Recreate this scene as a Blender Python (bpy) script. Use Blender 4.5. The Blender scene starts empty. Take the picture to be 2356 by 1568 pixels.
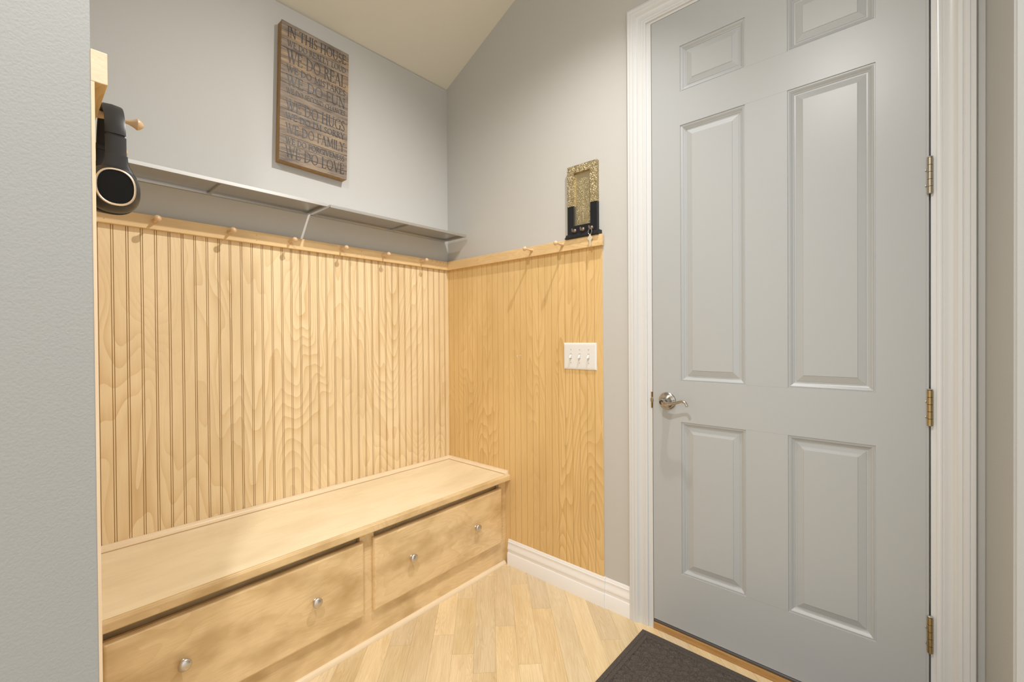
import bpy, bmesh, math, random
from mathutils import Vector, Matrix
random.seed(7)
C = bpy.context.scene.collection
PI = math.pi

# ------------------------------------------------------------------ camera
cam_d = bpy.data.cameras.new('camera'); cam = bpy.data.objects.new('camera', cam_d); C.objects.link(cam)
cam_d.sensor_fit = 'HORIZONTAL'; cam_d.sensor_width = 36.0
cam_d.lens = 1019.436 / 2356 * 36.0
cam_d.clip_start = 0.01
rt = Vector((0.74526637, 0.66672901, -0.00710323)); up = Vector((0.00035637, 0.01025494, 0.99994735)); fw = Vector((-0.66676675, 0.74522967, -0.00740506))
M = Matrix((rt, up, -fw)).transposed().to_4x4()
M.translation = Vector((2.06782, -1.73720, 1.17537))
cam.matrix_world = M
bpy.context.scene.camera = cam

# ------------------------------------------------------------------ world, lamps, exposure
sc = bpy.context.scene
sc.view_settings.view_transform = 'Standard'; sc.view_settings.look = 'None'
sc.view_settings.exposure = 0.0; sc.view_settings.gamma = 1.0; sc.view_settings.use_curve_mapping = False
w = bpy.data.worlds.new('world'); sc.world = w; w.use_nodes = True
w.node_tree.nodes['Background'].inputs[0].default_value = (0.975, 0.99, 1.0, 1)
w.node_tree.nodes['Background'].inputs[1].default_value = 1.34

def lamp(name, loc, power, col, r, aim):
    d = bpy.data.lights.new(name, 'SPOT'); d.energy = power; d.color = col; d.shadow_soft_size = r
    d.spot_size = math.radians(120); d.spot_blend = 1.0
    o = bpy.data.objects.new(name, d); o.location = loc; C.objects.link(o)
    o.rotation_euler = (Vector(aim) - Vector(loc)).to_track_quat('-Z', 'Y').to_euler(); return o
LAMP1 = (1.50, -0.47, 2.93); LAMP2 = (1.74, -2.00, 2.93)
lamp('lamp_light', LAMP1, 124, (1.0, 0.97, 0.94), 0.02, (0.22, -1.42, 0.0))
lamp('lamp_light', LAMP2, 108, (1.0, 0.98, 0.96), 0.03, (1.45, -0.55, 0.0))

FL = -0.022      # floor level
CE = 3.0         # flat ceiling level

# ------------------------------------------------------------------ helpers
def obj(name, bm, mat, root=None, smooth=False, label=None, kind=None):
    """BM is in place coordinates; the object's origin goes to its thing's base."""
    me = bpy.data.meshes.new(name)
    o = bpy.data.objects.new(name, me)
    loc = Vector((0, 0, 0))
    if root is not None:
        loc = root['_loc']; loc = Vector(loc)
        bmesh.ops.translate(bm, verts=bm.verts, vec=-loc)
    if smooth:
        for f in bm.faces: f.smooth = True
    bmesh.ops.recalc_face_normals(bm, faces=bm.faces)
    bm.to_mesh(me); bm.free()
    mats = mat if isinstance(mat, (list, tuple)) else [mat]
    for m in mats: me.materials.append(m)
    C.objects.link(o)
    if root is not None: o.parent = root['_o']
    if smooth:
        try: me.shade_auto_smooth(use_auto_smooth=True, angle=math.radians(40))
        except Exception: 
            me.set_sharp_from_angle(angle=math.radians(40))
    if label: o['label'] = label
    if kind: o['kind'] = kind
    return o
def sub(o, root):
    """parent handle for a sub-part"""
    return {'_o': o, '_loc': root['_loc']}
def thing(name, loc, label=None, cat=None, group=None, kind=None):
    o = bpy.data.objects.new(name, None); C.objects.link(o); o.location = loc
    o.empty_display_size = 0.05
    if label: o['label'] = label
    if cat: o['category'] = cat
    if group: o['group'] = group
    if kind: o['kind'] = kind
    return {'_o': o, '_loc': tuple(loc)}
def B(): return bmesh.new()
def box(bm, x0, x1, y0, y1, z0, z1, mi=0):
    vs = [bm.verts.new((x, y, z)) for x in (x0, x1) for y in (y0, y1) for z in (z0, z1)]
    fs = [(0, 1, 3, 2), (4, 6, 7, 5), (0, 4, 5, 1), (2, 3, 7, 6), (0, 2, 6, 4), (1, 5, 7, 3)]
    out = []
    for f in fs:
        F = bm.faces.new([vs[i] for i in f]); F.material_index = mi; out.append(F)
    return vs
def hexa(bm, p, mi=0):
    """8 points: bottom 4 (ccw), top 4"""
    v = [bm.verts.new(q) for q in p]
    for f in [(0, 1, 2, 3), (4, 5, 6, 7), (0, 1, 5, 4), (1, 2, 6, 5), (2, 3, 7, 6), (3, 0, 4, 7)]:
        bm.faces.new([v[i] for i in f]).material_index = mi
def bev(bm, r, seg=2):
    bmesh.ops.bevel(bm, geom=list(bm.edges), offset=r, segments=seg, profile=0.5, affect='EDGES', clamp_overlap=True)
    return bm
def prism(bm, poly, fn, a, b, mi=0, cap=True):
    """poly: list of 2-d points, fn(p, t)->3-d point for end t in (a, b)"""
    r0 = [bm.verts.new(fn(p, a)) for p in poly]; r1 = [bm.verts.new(fn(p, b)) for p in poly]
    n = len(poly)
    for i in range(n):
        bm.faces.new((r0[i], r0[(i + 1) % n], r1[(i + 1) % n], r1[i])).material_index = mi
    if cap:
        bm.faces.new(r0).material_index = mi; bm.faces.new(list(reversed(r1))).material_index = mi
def lathe(bm, prof, origin, axis, seg=28, up=None, sx=1.0, sz=1.0, mi=0):
    """prof: (distance along axis, radius)"""
    axis = Vector(axis).normalized(); origin = Vector(origin)
    u = Vector((0, 0, 1)) if abs(axis.z) < .9 else Vector((1, 0, 0))
    e1 = axis.cross(u).normalized(); e2 = e1.cross(axis).normalized()
    rings = []
    for d, r in prof:
        if r <= 1e-6: rings.append([bm.verts.new(origin + axis * d)])
        else: rings.append([bm.verts.new(origin + axis * d + e1 * (math.cos(t) * r * sx) + e2 * (math.sin(t) * r * sz)) for t in [2 * PI * k / seg for k in range(seg)]])
    for A, D in zip(rings, rings[1:]):
        if len(A) == 1 and len(D) == 1: continue
        for k in range(seg):
            k2 = (k + 1) % seg
            if len(A) == 1: f = bm.faces.new((A[0], D[k2], D[k]))
            elif len(D) == 1: f = bm.faces.new((A[k], A[k2], D[0]))
            else: f = bm.faces.new((A[k], A[k2], D[k2], D[k]))
            f.material_index = mi
    for R in (rings[0], rings[-1]):
        if len(R) > 1:
            try: bm.faces.new(R).material_index = mi
            except ValueError: pass
def tube(bm, pts, rad, seg=12, sx=1.0, closed=False, mi=0):
    """rad: number or list"""
    pts = [Vector(p) for p in pts]; n = len(pts)
    rad = rad if isinstance(rad, (list, tuple)) else [rad] * n
    rings = []; e1 = None
    for i, p in enumerate(pts):
        if closed: t = (pts[(i + 1) % n] - pts[i - 1]).normalized()
        else: t = (pts[min(i + 1, n - 1)] - pts[max(i - 1, 0)]).normalized()
        if e1 is None:
            e1 = t.cross(Vector((0, 0, 1)))
            if e1.length < .1: e1 = t.cross(Vector((1, 0, 0)))
        e1 = (e1 - t * e1.dot(t)).normalized(); e2 = t.cross(e1)
        rings.append([bm.verts.new(p + e1 * math.cos(a) * rad[i] * sx + e2 * math.sin(a) * rad[i]) for a in [2 * PI * k / seg for k in range(seg)]])
    pairs = list(zip(rings, rings[1:])) + ([(rings[-1], rings[0])] if closed else [])
    for A, D in pairs:
        for k in range(seg):
            bm.faces.new((A[k], A[(k + 1) % seg], D[(k + 1) % seg], D[k])).material_index = mi
    if not closed:
        bm.faces.new(rings[0]).material_index = mi; bm.faces.new(rings[-1]).material_index = mi

# ------------------------------------------------------------------ materials
class NT:
    def __init__(s, name):
        s.m = bpy.data.materials.new(name); s.m.use_nodes = True
        s.t = s.m.node_tree; s.b = s.t.nodes['Principled BSDF']
    def n(s, typ, **k):
        nd = s.t.nodes.new(typ)
        for a, v in k.items():
            if a.startswith('i_'):
                key = a[2:]; key = int(key) if key.isdigit() else key.replace('_', ' ')
                nd.inputs[key].default_value = v
            else: setattr(nd, a, v)
        return nd
    def l(s, a, b): s.t.links.new(a, b)
    def math(s, op, a, b=None, c=None):
        nd = s.t.nodes.new('ShaderNodeMath'); nd.operation = op
        for i, v in enumerate((a, b, c)):
            if v is None: continue
            if isinstance(v, (int, float)): nd.inputs[i].default_value = v
            else: s.l(v, nd.inputs[i])
        return nd.outputs[0]
    def mix(s, fac, a, b, mode='MIX'):
        nd = s.t.nodes.new('ShaderNodeMix'); nd.data_type = 'RGBA'; nd.blend_type = mode; nd.clamp_factor = True
        for sock, v in ((nd.inputs[0], fac), (nd.inputs[6], a), (nd.inputs[7], b)):
            if isinstance(v, (int, float)): sock.default_value = v
            elif isinstance(v, tuple): sock.default_value = (*v, 1) if len(v) == 3 else v
            else: s.l(v, sock)
        return nd.outputs[2]
    def set(s, **k):
        for a, v in k.items():
            s.b.inputs[a.replace('_', ' ')].default_value = v
        return s
    def bump(s, h, strength, dist=0.001):
        nd = s.n('ShaderNodeBump'); nd.inputs['Strength'].default_value = strength; nd.inputs['Distance'].default_value = dist
        s.l(h, nd.inputs['Height']); s.l(nd.outputs[0], s.b.inputs['Normal'])
def rgb(r, g, b):
    f = lambda c: (c / 255 / 12.92) if c / 255 <= 0.04045 else ((c / 255 + .055) / 1.055) ** 2.4
    return (f(r), f(g), f(b))

def paint(name, col, rough=0.6, bump=0.25, scale=160, spec=0.3):
    k = NT(name); k.set(Roughness=rough, Specular_IOR_Level=spec); k.b.inputs['Base Color'].default_value = (*col, 1)
    tc = k.n('ShaderNodeTexCoord')
    n = k.n('ShaderNodeTexNoise', i_Scale=scale, i_Detail=3.0, i_Roughness=0.5); k.l(tc.outputs['Object'], n.inputs['Vector'])
    k.bump(n.outputs[0], bump, 0.002)
    return k.m

def wood(name, light, dark, axis=2, contour=30, amp=0.5, sc_a=2.6, sc_l=0.5, fine=0.25, rough=0.38, blotch=0.25, attr=None, knots=None, seed=0.0, coat=0.0):
    """plain-sawn / rotary veneer: contour lines of a noise stretched along AXIS, with fine fibres and soft blotches"""
    k = NT(name); k.set(Roughness=rough, Specular_IOR_Level=0.4)
    if coat: k.set(Coat_Weight=coat, Coat_Roughness=0.25)
    tc = k.n('ShaderNodeTexCoord'); vec = tc.outputs['Object']
    if attr:
        at = k.n('ShaderNodeAttribute', attribute_name=attr)
        vadd = k.n('ShaderNodeVectorMath', operation='MULTIPLY_ADD'); k.l(at.outputs['Vector'], vadd.inputs[0])
        vadd.inputs[1].default_value = (7.3, 5.1, 9.7); k.l(vec, vadd.inputs[2]); vec = vadd.outputs[0]
    if axis == 'diag':
        rot = k.n('ShaderNodeVectorRotate', rotation_type='Z_AXIS'); rot.inputs['Angle'].default_value = PI / 4
        k.l(vec, rot.inputs[0]); vec = rot.outputs[0]; ax = 0
    else: ax = axis
    def mp(a, l):
        m = k.n('ShaderNodeMapping'); s = [a, a, a]; s[ax] = l; m.inputs['Scale'].default_value = s
        m.inputs['Location'].default_value = (seed, seed * 1.7, seed * .6)
        k.l(vec, m.inputs[0]); return m.outputs[0]
    n1 = k.n('ShaderNodeTexNoise', i_Scale=1.0, i_Detail=3.0, i_Roughness=0.42, i_Distortion=0.35); k.l(mp(sc_a, sc_l), n1.inputs['Vector'])
    # rings: a saw-tooth of the noise, dark at one side of each ring
    s = k.math('FRACT', k.math('MULTIPLY', n1.outputs[0], contour * 1.15))
    s = k.math('POWER', s, 1.9)
    n5 = k.n('ShaderNodeTexNoise', i_Scale=1.0, i_Detail=1.0); k.l(mp(sc_a * 1.1, sc_l * 1.6), n5.inputs['Vector'])
    m5 = k.n('ShaderNodeMapRange'); m5.inputs[1].default_value = 0.36; m5.inputs[2].default_value = 0.62; m5.inputs[3].default_value = 0.18; m5.inputs[4].default_value = 1.0; k.l(n5.outputs[0], m5.inputs[0])
    s = k.math('MULTIPLY', s, m5.outputs[0])
    n2 = k.n('ShaderNodeTexNoise', i_Scale=1.0, i_Detail=4.0, i_Roughness=0.65); k.l(mp(330, 11), n2.inputs['Vector'])
    n4 = k.n('ShaderNodeTexNoise', i_Scale=1.0, i_Detail=2.0, i_Roughness=0.5); k.l(mp(60, 2.5), n4.inputs['Vector'])
    s = k.math('MULTIPLY', s, k.math('MULTIPLY_ADD', n4.outputs[0], 1.2, 0.35))
    n3 = k.n('ShaderNodeTexNoise', i_Scale=1.0, i_Detail=3.0, i_Roughness=0.55); k.l(mp(sc_a * 2.2, sc_l * 3.5), n3.inputs['Vector'])
    base = k.mix(k.math('MULTIPLY', s, amp), light, dark)
    f = k.n('ShaderNodeMapRange'); f.inputs[1].default_value = 0.35; f.inputs[2].default_value = 0.75; k.l(n2.outputs[0], f.inputs[0])
    base = k.mix(k.math('MULTIPLY', f.outputs[0], fine), base, dark)
    g = k.n('ShaderNodeMapRange'); g.inputs[1].default_value = 0.4; g.inputs[2].default_value = 0.72; k.l(n3.outputs[0], g.inputs[0])
    base = k.mix(k.math('MULTIPLY', g.outputs[0], blotch), base, tuple(c * .82 for c in dark))
    if attr:
        sep = k.n('ShaderNodeSeparateColor'); k.l(at.outputs['Color'], sep.inputs[0])
        hsv = k.n('ShaderNodeHueSaturation')
        k.l(k.math('MULTIPLY_ADD', sep.outputs[0], 0.22, 0.86), hsv.inputs['Value'])
        k.l(k.math('MULTIPLY_ADD', sep.outputs[1], 0.22, 0.95), hsv.inputs['Saturation'])
        k.l(k.math('MULTIPLY_ADD', sep.outputs[2], 0.005, 0.4975), hsv.inputs['Hue'])
        k.l(base, hsv.inputs['Color']); base = hsv.outputs[0]
    k.l(base, k.b.inputs['Base Color'])
    k.bump(n2.outputs[0], 0.08, 0.0005)
    return k.m

def metal(name, col, rough=0.3, noise=0.0, scale=200, aniso=None, metallic=1.0):
    k = NT(name); k.set(Roughness=rough, Metallic=metallic); k.b.inputs['Base Color'].default_value = (*col, 1)
    if noise:
        tc = k.n('ShaderNodeTexCoord'); mp_ = k.n('ShaderNodeMapping')
        if aniso: mp_.inputs['Scale'].default_value = aniso
        k.l(tc.outputs['Object'], mp_.inputs[0])
        n = k.n('ShaderNodeTexNoise', i_Scale=scale, i_Detail=2.0); k.l(mp_.outputs[0], n.inputs['Vector'])
        k.l(k.math('MULTIPLY_ADD', n.outputs[0], noise, rough - noise / 2), k.b.inputs['Roughness'])
    return k.m
def plain(name, col, rough=0.5, spec=0.4):
    k = NT(name); k.set(Roughness=rough, Specular_IOR_Level=spec); k.b.inputs['Base Color'].default_value = (*col, 1)
    tc = k.n('ShaderNodeTexCoord'); n = k.n('ShaderNodeTexNoise', i_Scale=260.0, i_Detail=2.0); k.l(tc.outputs['Object'], n.inputs['Vector'])
    k.bump(n.outputs[0], 0.03, 0.0005)
    return k.m

WALLC = (0.545, 0.535, 0.505)
M_wall = paint('wall_paint', WALLC, 0.62, 0.10, 170)
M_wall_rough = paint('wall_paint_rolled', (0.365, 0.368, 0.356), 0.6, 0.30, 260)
M_ceil = paint('ceiling_paint', (0.76, 0.715, 0.61), 0.8, 0.12, 120)
M_door = paint('door_paint', (0.445, 0.462, 0.464), 0.33, 0.04, 45, 0.4)
M_trim = paint('white_trim_paint', (0.69, 0.695, 0.69), 0.22, 0.03, 60, 0.5)
M_trim_lit = paint('white_trim_paint_lit', (0.88, 0.87, 0.86), 0.2, 0.03, 60, 0.5)  # same paint as the casing, the stronger light on the baseboards put into its colour
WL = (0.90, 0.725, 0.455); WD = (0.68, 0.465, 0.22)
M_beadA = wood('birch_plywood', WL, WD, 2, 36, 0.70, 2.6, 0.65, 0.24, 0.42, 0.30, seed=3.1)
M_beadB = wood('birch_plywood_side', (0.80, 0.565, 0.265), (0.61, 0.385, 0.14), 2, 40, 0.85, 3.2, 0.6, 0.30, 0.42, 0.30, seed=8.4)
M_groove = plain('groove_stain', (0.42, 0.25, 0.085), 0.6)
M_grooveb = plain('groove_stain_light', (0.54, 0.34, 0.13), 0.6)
M_rail = wood('birch_rail', (0.80, 0.575, 0.305), (0.62, 0.40, 0.165), 1, 26, 0.6, 8.0, 1.6, 0.2, 0.36, 0.3, seed=1.3)
M_railx = wood('birch_rail_x', (0.80, 0.575, 0.305), (0.62, 0.40, 0.165), 0, 26, 0.6, 8.0, 1.6, 0.2, 0.36, 0.3, seed=2.2)
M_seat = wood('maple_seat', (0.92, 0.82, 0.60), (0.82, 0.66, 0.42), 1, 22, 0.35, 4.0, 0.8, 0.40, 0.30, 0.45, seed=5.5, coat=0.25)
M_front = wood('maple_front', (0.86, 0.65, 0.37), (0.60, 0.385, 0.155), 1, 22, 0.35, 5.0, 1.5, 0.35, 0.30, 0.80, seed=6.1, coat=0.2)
M_cove = wood('birch_cove', (0.88, 0.73, 0.52), (0.76, 0.57, 0.35), 1, 10, 0.3, 9.0, 1.5, 0.2, 0.3, 0.2, seed=4.4, coat=0.2)
M_peg = wood('birch_peg', (0.72, 0.50, 0.30), (0.56, 0.36, 0.18), 2, 6, 0.3, 30, 10, 0.2, 0.3, 0.1, coat=0.3)
M_edge = wood('plywood_edge', (0.80, 0.62, 0.42), (0.70, 0.50, 0.30), 2, 40, 0.4, 30, 3, 0.4, 0.6, 0.2)
M_endgrain = wood('end_grain', (0.78, 0.64, 0.46), (0.64, 0.48, 0.30), 1, 30, 0.5, 22, 6, 0.3, 0.6, 0.2)
M_floor = wood('oak_strip', (0.86, 0.72, 0.49), (0.60, 0.43, 0.225), 'diag', 30, 0.50, 12.0, 1.2, 0.60, 0.30, 0.25, attr='tone', coat=0.15)
M_gap = plain('floor_gap', (0.22, 0.14, 0.07), 0.9)
M_sill = wood('oak_sill', (0.52, 0.30, 0.11), (0.30, 0.15, 0.045), 0, 20, 0.5, 40, 3, 0.5, 0.45, 0.4)
M_alu = metal('brushed_aluminium', (0.66, 0.64, 0.61), 0.34, 0.15, 60, (1, 0.03, 1))
M_nickel = metal('brushed_nickel', (0.62, 0.59, 0.55), 0.34, 0.15, 90)
M_lever = metal('satin_nickel', (0.50, 0.46, 0.40), 0.22, 0.1, 90)
M_brass = metal('antique_brass', (0.45, 0.34, 0.17), 0.32, 0.15, 90)
M_brass_n = metal('nickel_hinge', (0.50, 0.44, 0.33), 0.33, 0.15, 90)
M_black = plain('black_rubber', (0.02, 0.02, 0.022), 0.7)
M_sweep = plain('grey_vinyl', (0.12, 0.115, 0.12), 0.35)
M_blackp = plain('black_plastic', (0.03, 0.03, 0.031), 0.38, 0.4)
M_blackcap = plain('black_cap', (0.006, 0.005, 0.004), 0.45, 0.15)
M_blackleather = plain('black_leather', (0.02, 0.02, 0.022), 0.7)
M_rosegold = metal('rose_gold', (0.92, 0.78, 0.64), 0.3)
M_swplate = plain('switch_plastic', (0.78, 0.78, 0.76), 0.25, 0.5)
M_screw = plain('painted_screw', (0.55, 0.55, 0.53), 0.35)
M_blackwood = plain('black_lacquer', (0.014, 0.015, 0.017), 0.3, 0.35)
M_hookm = metal('dark_bronze', (0.27, 0.20, 0.165), 0.28, metallic=0.7)
M_key = metal('key_brass', (0.88, 0.82, 0.66), 0.42, metallic=0.55)
M_ring = metal('steel_ring', (0.75, 0.75, 0.75), 0.2)
M_cable = plain('dark_letter_paint', (0.045, 0.042, 0.042), 0.42, 0.35)

def emboss(name, c1, c2, scale, strength):
    k = NT(name); k.set(Roughness=0.46, Metallic=0.8)
    tc = k.n('ShaderNodeTexCoord')
    nz = k.n('ShaderNodeTexNoise', i_Scale=scale * .6, i_Detail=1.0); k.l(tc.outputs['Object'], nz.inputs['Vector'])
    v = k.n('ShaderNodeVectorMath', operation='MULTIPLY_ADD'); k.l(nz.outputs['Color'], v.inputs[0]); v.inputs[1].default_value = (.03, .03, .03); k.l(tc.outputs['Object'], v.inputs[2])
    vo = k.n('ShaderNodeTexVoronoi', i_Scale=scale); vo.feature = 'DISTANCE_TO_EDGE'; k.l(v.outputs[0], vo.inputs['Vector'])
    r = k.n('ShaderNodeMapRange'); r.inputs[1].default_value = 0.0; r.inputs[2].default_value = 0.25; k.l(vo.outputs[0], r.inputs[0])
    k.l(k.mix(r.outputs[0], c2, c1), k.b.inputs['Base Color'])
    k.bump(r.outputs[0], strength, 0.003)
    return k.m
M_gold = emboss('embossed_gilt', (0.58, 0.50, 0.31), (0.30, 0.225, 0.115), 110, 0.6)
M_goldp = emboss('embossed_panel', (0.62, 0.55, 0.36), (0.34, 0.27, 0.14), 160, 0.7)
M_goldflat = metal('gilt_plain', (0.70, 0.61, 0.40), 0.4)

def slatmat():
    k = NT('weathered_slats'); k.set(Roughness=0.62)
    tc = k.n('ShaderNodeTexCoord'); at = k.n('ShaderNodeAttribute', attribute_name='tone')
    va = k.n('ShaderNodeVectorMath', operation='MULTIPLY_ADD'); k.l(at.outputs['Vector'], va.inputs[0]); va.inputs[1].default_value = (3, 5, 7); k.l(tc.outputs['Object'], va.inputs[2])
    m1 = k.n('ShaderNodeMapping'); m1.inputs['Scale'].default_value = (30, 9, 60); k.l(va.outputs[0], m1.inputs[0])
    m2 = k.n('ShaderNodeMapping'); m2.inputs['Scale'].default_value = (60, 22, 240); k.l(va.outputs[0], m2.inputs[0])
    n1 = k.n('ShaderNodeTexNoise', i_Scale=1.0, i_Detail=5.0, i_Roughness=0.6); k.l(m1.outputs[0], n1.inputs['Vector'])
    n2 = k.n('ShaderNodeTexNoise', i_Scale=1.0, i_Detail=3.0); k.l(m2.outputs[0], n2.inputs['Vector'])
    r = k.n('ShaderNodeMapRange'); r.inputs[1].default_value = .35; r.inputs[2].default_value = .65; k.l(n1.outputs[0], r.inputs[0])
    sep = k.n('ShaderNodeSeparateColor'); k.l(at.outputs['Color'], sep.inputs[0])
    warm = k.mix(sep.outputs[0], (0.25, 0.20, 0.15), (0.42, 0.28, 0.15))
    c = k.mix(r.outputs[0], warm, (0.115, 0.085, 0.065))
    r2 = k.n('ShaderNodeMapRange'); r2.inputs[1].default_value = .5; r2.inputs[2].default_value = .75; k.l(n2.outputs[0], r2.inputs[0])
    c = k.mix(k.math('MULTIPLY', r2.outputs[0], .5), c, (0.36, 0.30, 0.24))
    k.l(c, k.b.inputs['Base Color']); k.bump(n2.outputs[0], 0.4, 0.001)
    return k.m
M_slat = slatmat()
M_signside = wood('stained_side', (0.42, 0.235, 0.075), (0.24, 0.12, 0.035), 2, 20, 0.5, 25, 4, 0.4, 0.5, 0.4)

def matmat():
    k = NT('mat_pile'); k.set(Roughness=0.95, Specular_IOR_Level=0.1)
    tc = k.n('ShaderNodeTexCoord')
    n = k.n('ShaderNodeTexNoise', i_Scale=300.0, i_Detail=4.0, i_Roughness=0.7); k.l(tc.outputs['Object'], n.inputs['Vector'])
    nr = k.n('ShaderNodeMapRange'); nr.inputs[1].default_value = .33; nr.inputs[2].default_value = .67; k.l(n.outputs[0], nr.inputs[0])
    n2 = k.n('ShaderNodeTexNoise', i_Scale=34.0, i_Detail=4.0); k.l(tc.outputs['Object'], n2.inputs['Vector'])
    c = k.mix(nr.outputs[0], (0.050, 0.041, 0.036), (0.185, 0.160, 0.14))
    c = k.mix(k.math('MULTIPLY', n2.outputs[0], .5), c, (0.085, 0.07, 0.062))
    k.l(c, k.b.inputs['Base Color']); k.bump(n.outputs[0], 0.9, 0.003)
    return k.m
M_mat = matmat()

# ------------------------------------------------------------------ setting: floor
def tone_layer(bm): return bm.loops.layers.float_color.new('tone')
def build_floor():
    bm = B(); ly = tone_layer(bm)
    # base under the boards
    vs = [bm.verts.new(p) for p in ((-0.2, -4.2, FL - .0012), (4.2, -4.2, FL - .0012), (4.2, 0.2, FL - .0012), (-0.2, 0.2, FL - .0012))]
    bm.faces.new(vs).material_index = 1
    P = 0.083; off = 0.4230; s2 = 2 ** .5
    known = {0: None}
    ends = {(-4): [0.30, 0.653 + .0, 1.011], (-5): [0.40, 0.898, 1.45], (-7): [0.50, 0.9487, 1.5], (-2): [0.38, 0.858, 1.40], (-1): [0.55, 1.078, 1.62], (-6): [0.62, 1.16], (-3): [0.47, 0.78 + .33, 1.6], 0: [0.75, 1.35], 1: [0.5, 1.2]}
    for i in range(-50, 45):
        u0 = off + i * P; u1 = u0 + P
        vv = -3.2
        cuts = [-3.2]
        rnd = random.Random(i + 100)
        kn = ends.get(i, [])
        while vv < (kn[0] if kn else 6.3) - 0.35:
            vv += rnd.uniform(.35, 1.0); 
            if kn and vv > kn[0] - .3: break
            cuts.append(vv)
        cuts += kn
        vv = cuts[-1]
        if kn:
            while vv < 6.3:
                vv += rnd.uniform(.35, 1.0); cuts.append(vv)
        for a, b in zip(cuts, cuts[1:]):
            g = 0.00022
            q = [(u0 + g, a + g), (u1 - g, a + g), (u1 - g, b - g), (u0 + g, b - g)]
            # u = (x+y)/s2, v = (x-y)/s2
            pts = [((u + v) / s2, (u - v) / s2) for u, v in q]
            if max(p[0] for p in pts) < -.1 or min(p[0] for p in pts) > 4.1 or max(p[1] for p in pts) < -4.1 or min(p[1] for p in pts) > .15: continue
            t = (rnd.random(), rnd.random(), rnd.random(), 1)
            f = bm.faces.new([bm.verts.new((x, y, FL)) for x, y in pts]); f.material_index = 0
            for l in f.loops: l[ly] = t
    # trim to the room outline
    for co, no in (((-0.15, 0, 0), (-1, 0, 0)), ((4.1, 0, 0), (1, 0, 0)), ((0, -4.1, 0), (0, -1, 0)), ((0, .13, 0), (0, 1, 0))):
        bmesh.ops.bisect_plane(bm, geom=list(bm.verts) + list(bm.edges) + list(bm.faces), plane_co=co, plane_no=no, clear_outer=True)
    o = obj('floor', bm, [M_floor, M_gap], kind='structure')
    o['label'] = 'light oak strip floor laid diagonally'
    return o
build_floor()

def struct(name, bm, mat, smooth=False):
    return obj(name, bm, mat, kind='structure', smooth=smooth)
# ceiling: slope rises from the bench wall, then flat
bm = B(); sl = 0.461; xk = (CE - 2.6673) / sl
poly = [(-0.12, 2.6673 - .12 * sl), (xk, CE), (4.1, CE), (4.1, CE + .15), (-0.12, CE + .15)]
prism(bm, poly, lambda p, t: (p[0], t, p[1]), -4.1, 0.12)
struct('ceiling', bm, M_ceil)
bm = B(); box(bm, -0.12, 0.0, -4.1, 0.0, FL, 2.66); struct('wall_left', bm, M_wall)
bm = B()
def roofz(x): return min(2.6673 + sl * x, CE)
prism(bm, [(-.12, FL), (1.2655, FL), (1.2655, CE), (xk, CE), (-.12, 2.612)], lambda p, t: (p[0], t, p[1]), 0.0, 0.12)
box(bm, 1.2655, 2.1265, 0.0, 0.12, 2.4585, CE)
box(bm, 2.1265, 4.1, 0.0, 0.12, FL, CE)
struct('wall_back', bm, M_wall)
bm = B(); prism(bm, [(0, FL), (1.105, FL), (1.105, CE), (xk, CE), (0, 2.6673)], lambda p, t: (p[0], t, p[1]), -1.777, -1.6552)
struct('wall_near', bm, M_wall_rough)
bm = B(); box(bm, 2.222, 4.1, -0.4346, 0.0, FL, CE); bmesh.ops.bevel(bm, geom=[e for e in bm.edges if all(abs(v.co.x - 2.222) < 1e-4 and abs(v.co.y + .4346) < 1e-4 for v in e.verts)], offset=.004, segments=3, affect='EDGES')
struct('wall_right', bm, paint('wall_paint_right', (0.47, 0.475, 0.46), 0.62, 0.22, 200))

# ------------------------------------------------------------------ door casing, jamb, sill, baseboards
casing = [(0, 0), (0, .015), (.002, .0175), (.0085, .0185), (.0105, .0165), (.0118, .0158), (.0135, .018), (.0225, .018), (.0245, .0155), (.026, .0148), (.0275, .0165), (.0360, .0160),
          (.0385, .0125), (.0415, .0095), (.0470, .0075), (.0530, .0070), (.0590, .0082), (.0625, .0092), (.0640, .0078), (.0655, .0072), (.0675, .0085), (.0765, .0085), (.0785, .007), (.0790, 0)]
bm = B()
xo0, xo1, zo = 1.1865, 2.2055, 2.5375
W = .079
rows = []
for u, h in casing:
    rows.append([bm.verts.new(p) for p in ((xo0 + u, -h, FL), (xo0 + u, -h, zo - u), (xo1 - u, -h, zo - u), (xo1 - u, -h, FL))])
n = len(rows)
for i in range(n - 1):
    for j in range(3): bm.faces.new((rows[i][j], rows[i + 1][j], rows[i + 1][j + 1], rows[i][j + 1]))
for j in range(3): bm.faces.new((rows[-1][j], rows[0][j], rows[0][j + 1], rows[-1][j + 1]))
bm.faces.new([r[0] for r in rows]); bm.faces.new([r[3] for r in rows])
struct('trim_1', bm, M_trim, smooth=True)
# jamb with stop
bm = B()
box(bm, 1.2655, 1.2845, 0.0, 0.12, FL, 2.449); box(bm, 2.1155, 2.1265, 0.0, 0.12, FL, 2.449); box(bm, 1.2655, 2.1265, 0.0, 0.12, 2.449, 2.4585)
box(bm, 1.2845, 1.297, 0.0462, 0.12, FL + .03, 2.449); box(bm, 2.103, 2.1155, 0.0462, 0.12, FL + .03, 2.449); box(bm, 1.297, 2.103, 0.0462, 0.12, 2.437, 2.449)
struct('trim_2', bm, M_trim)
# sill: oak strip, then dark vinyl weather strip behind it
bm = B(); box(bm, 1.2846, 2.1154, -0.002, 0.12, FL, 0.0035); bev(bm, .002, 2)
struct('trim_3', bm, M_sill)
bm = B(); box(bm, 1.2846, 2.1154, 0.008, 0.045, 0.0036, 0.0178)
tube(bm, [(1.2848, .0075, .0100), (2.1152, .0075, .0100)], .0058, 12)
struct('trim_4', bm, M_sweep)
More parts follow.
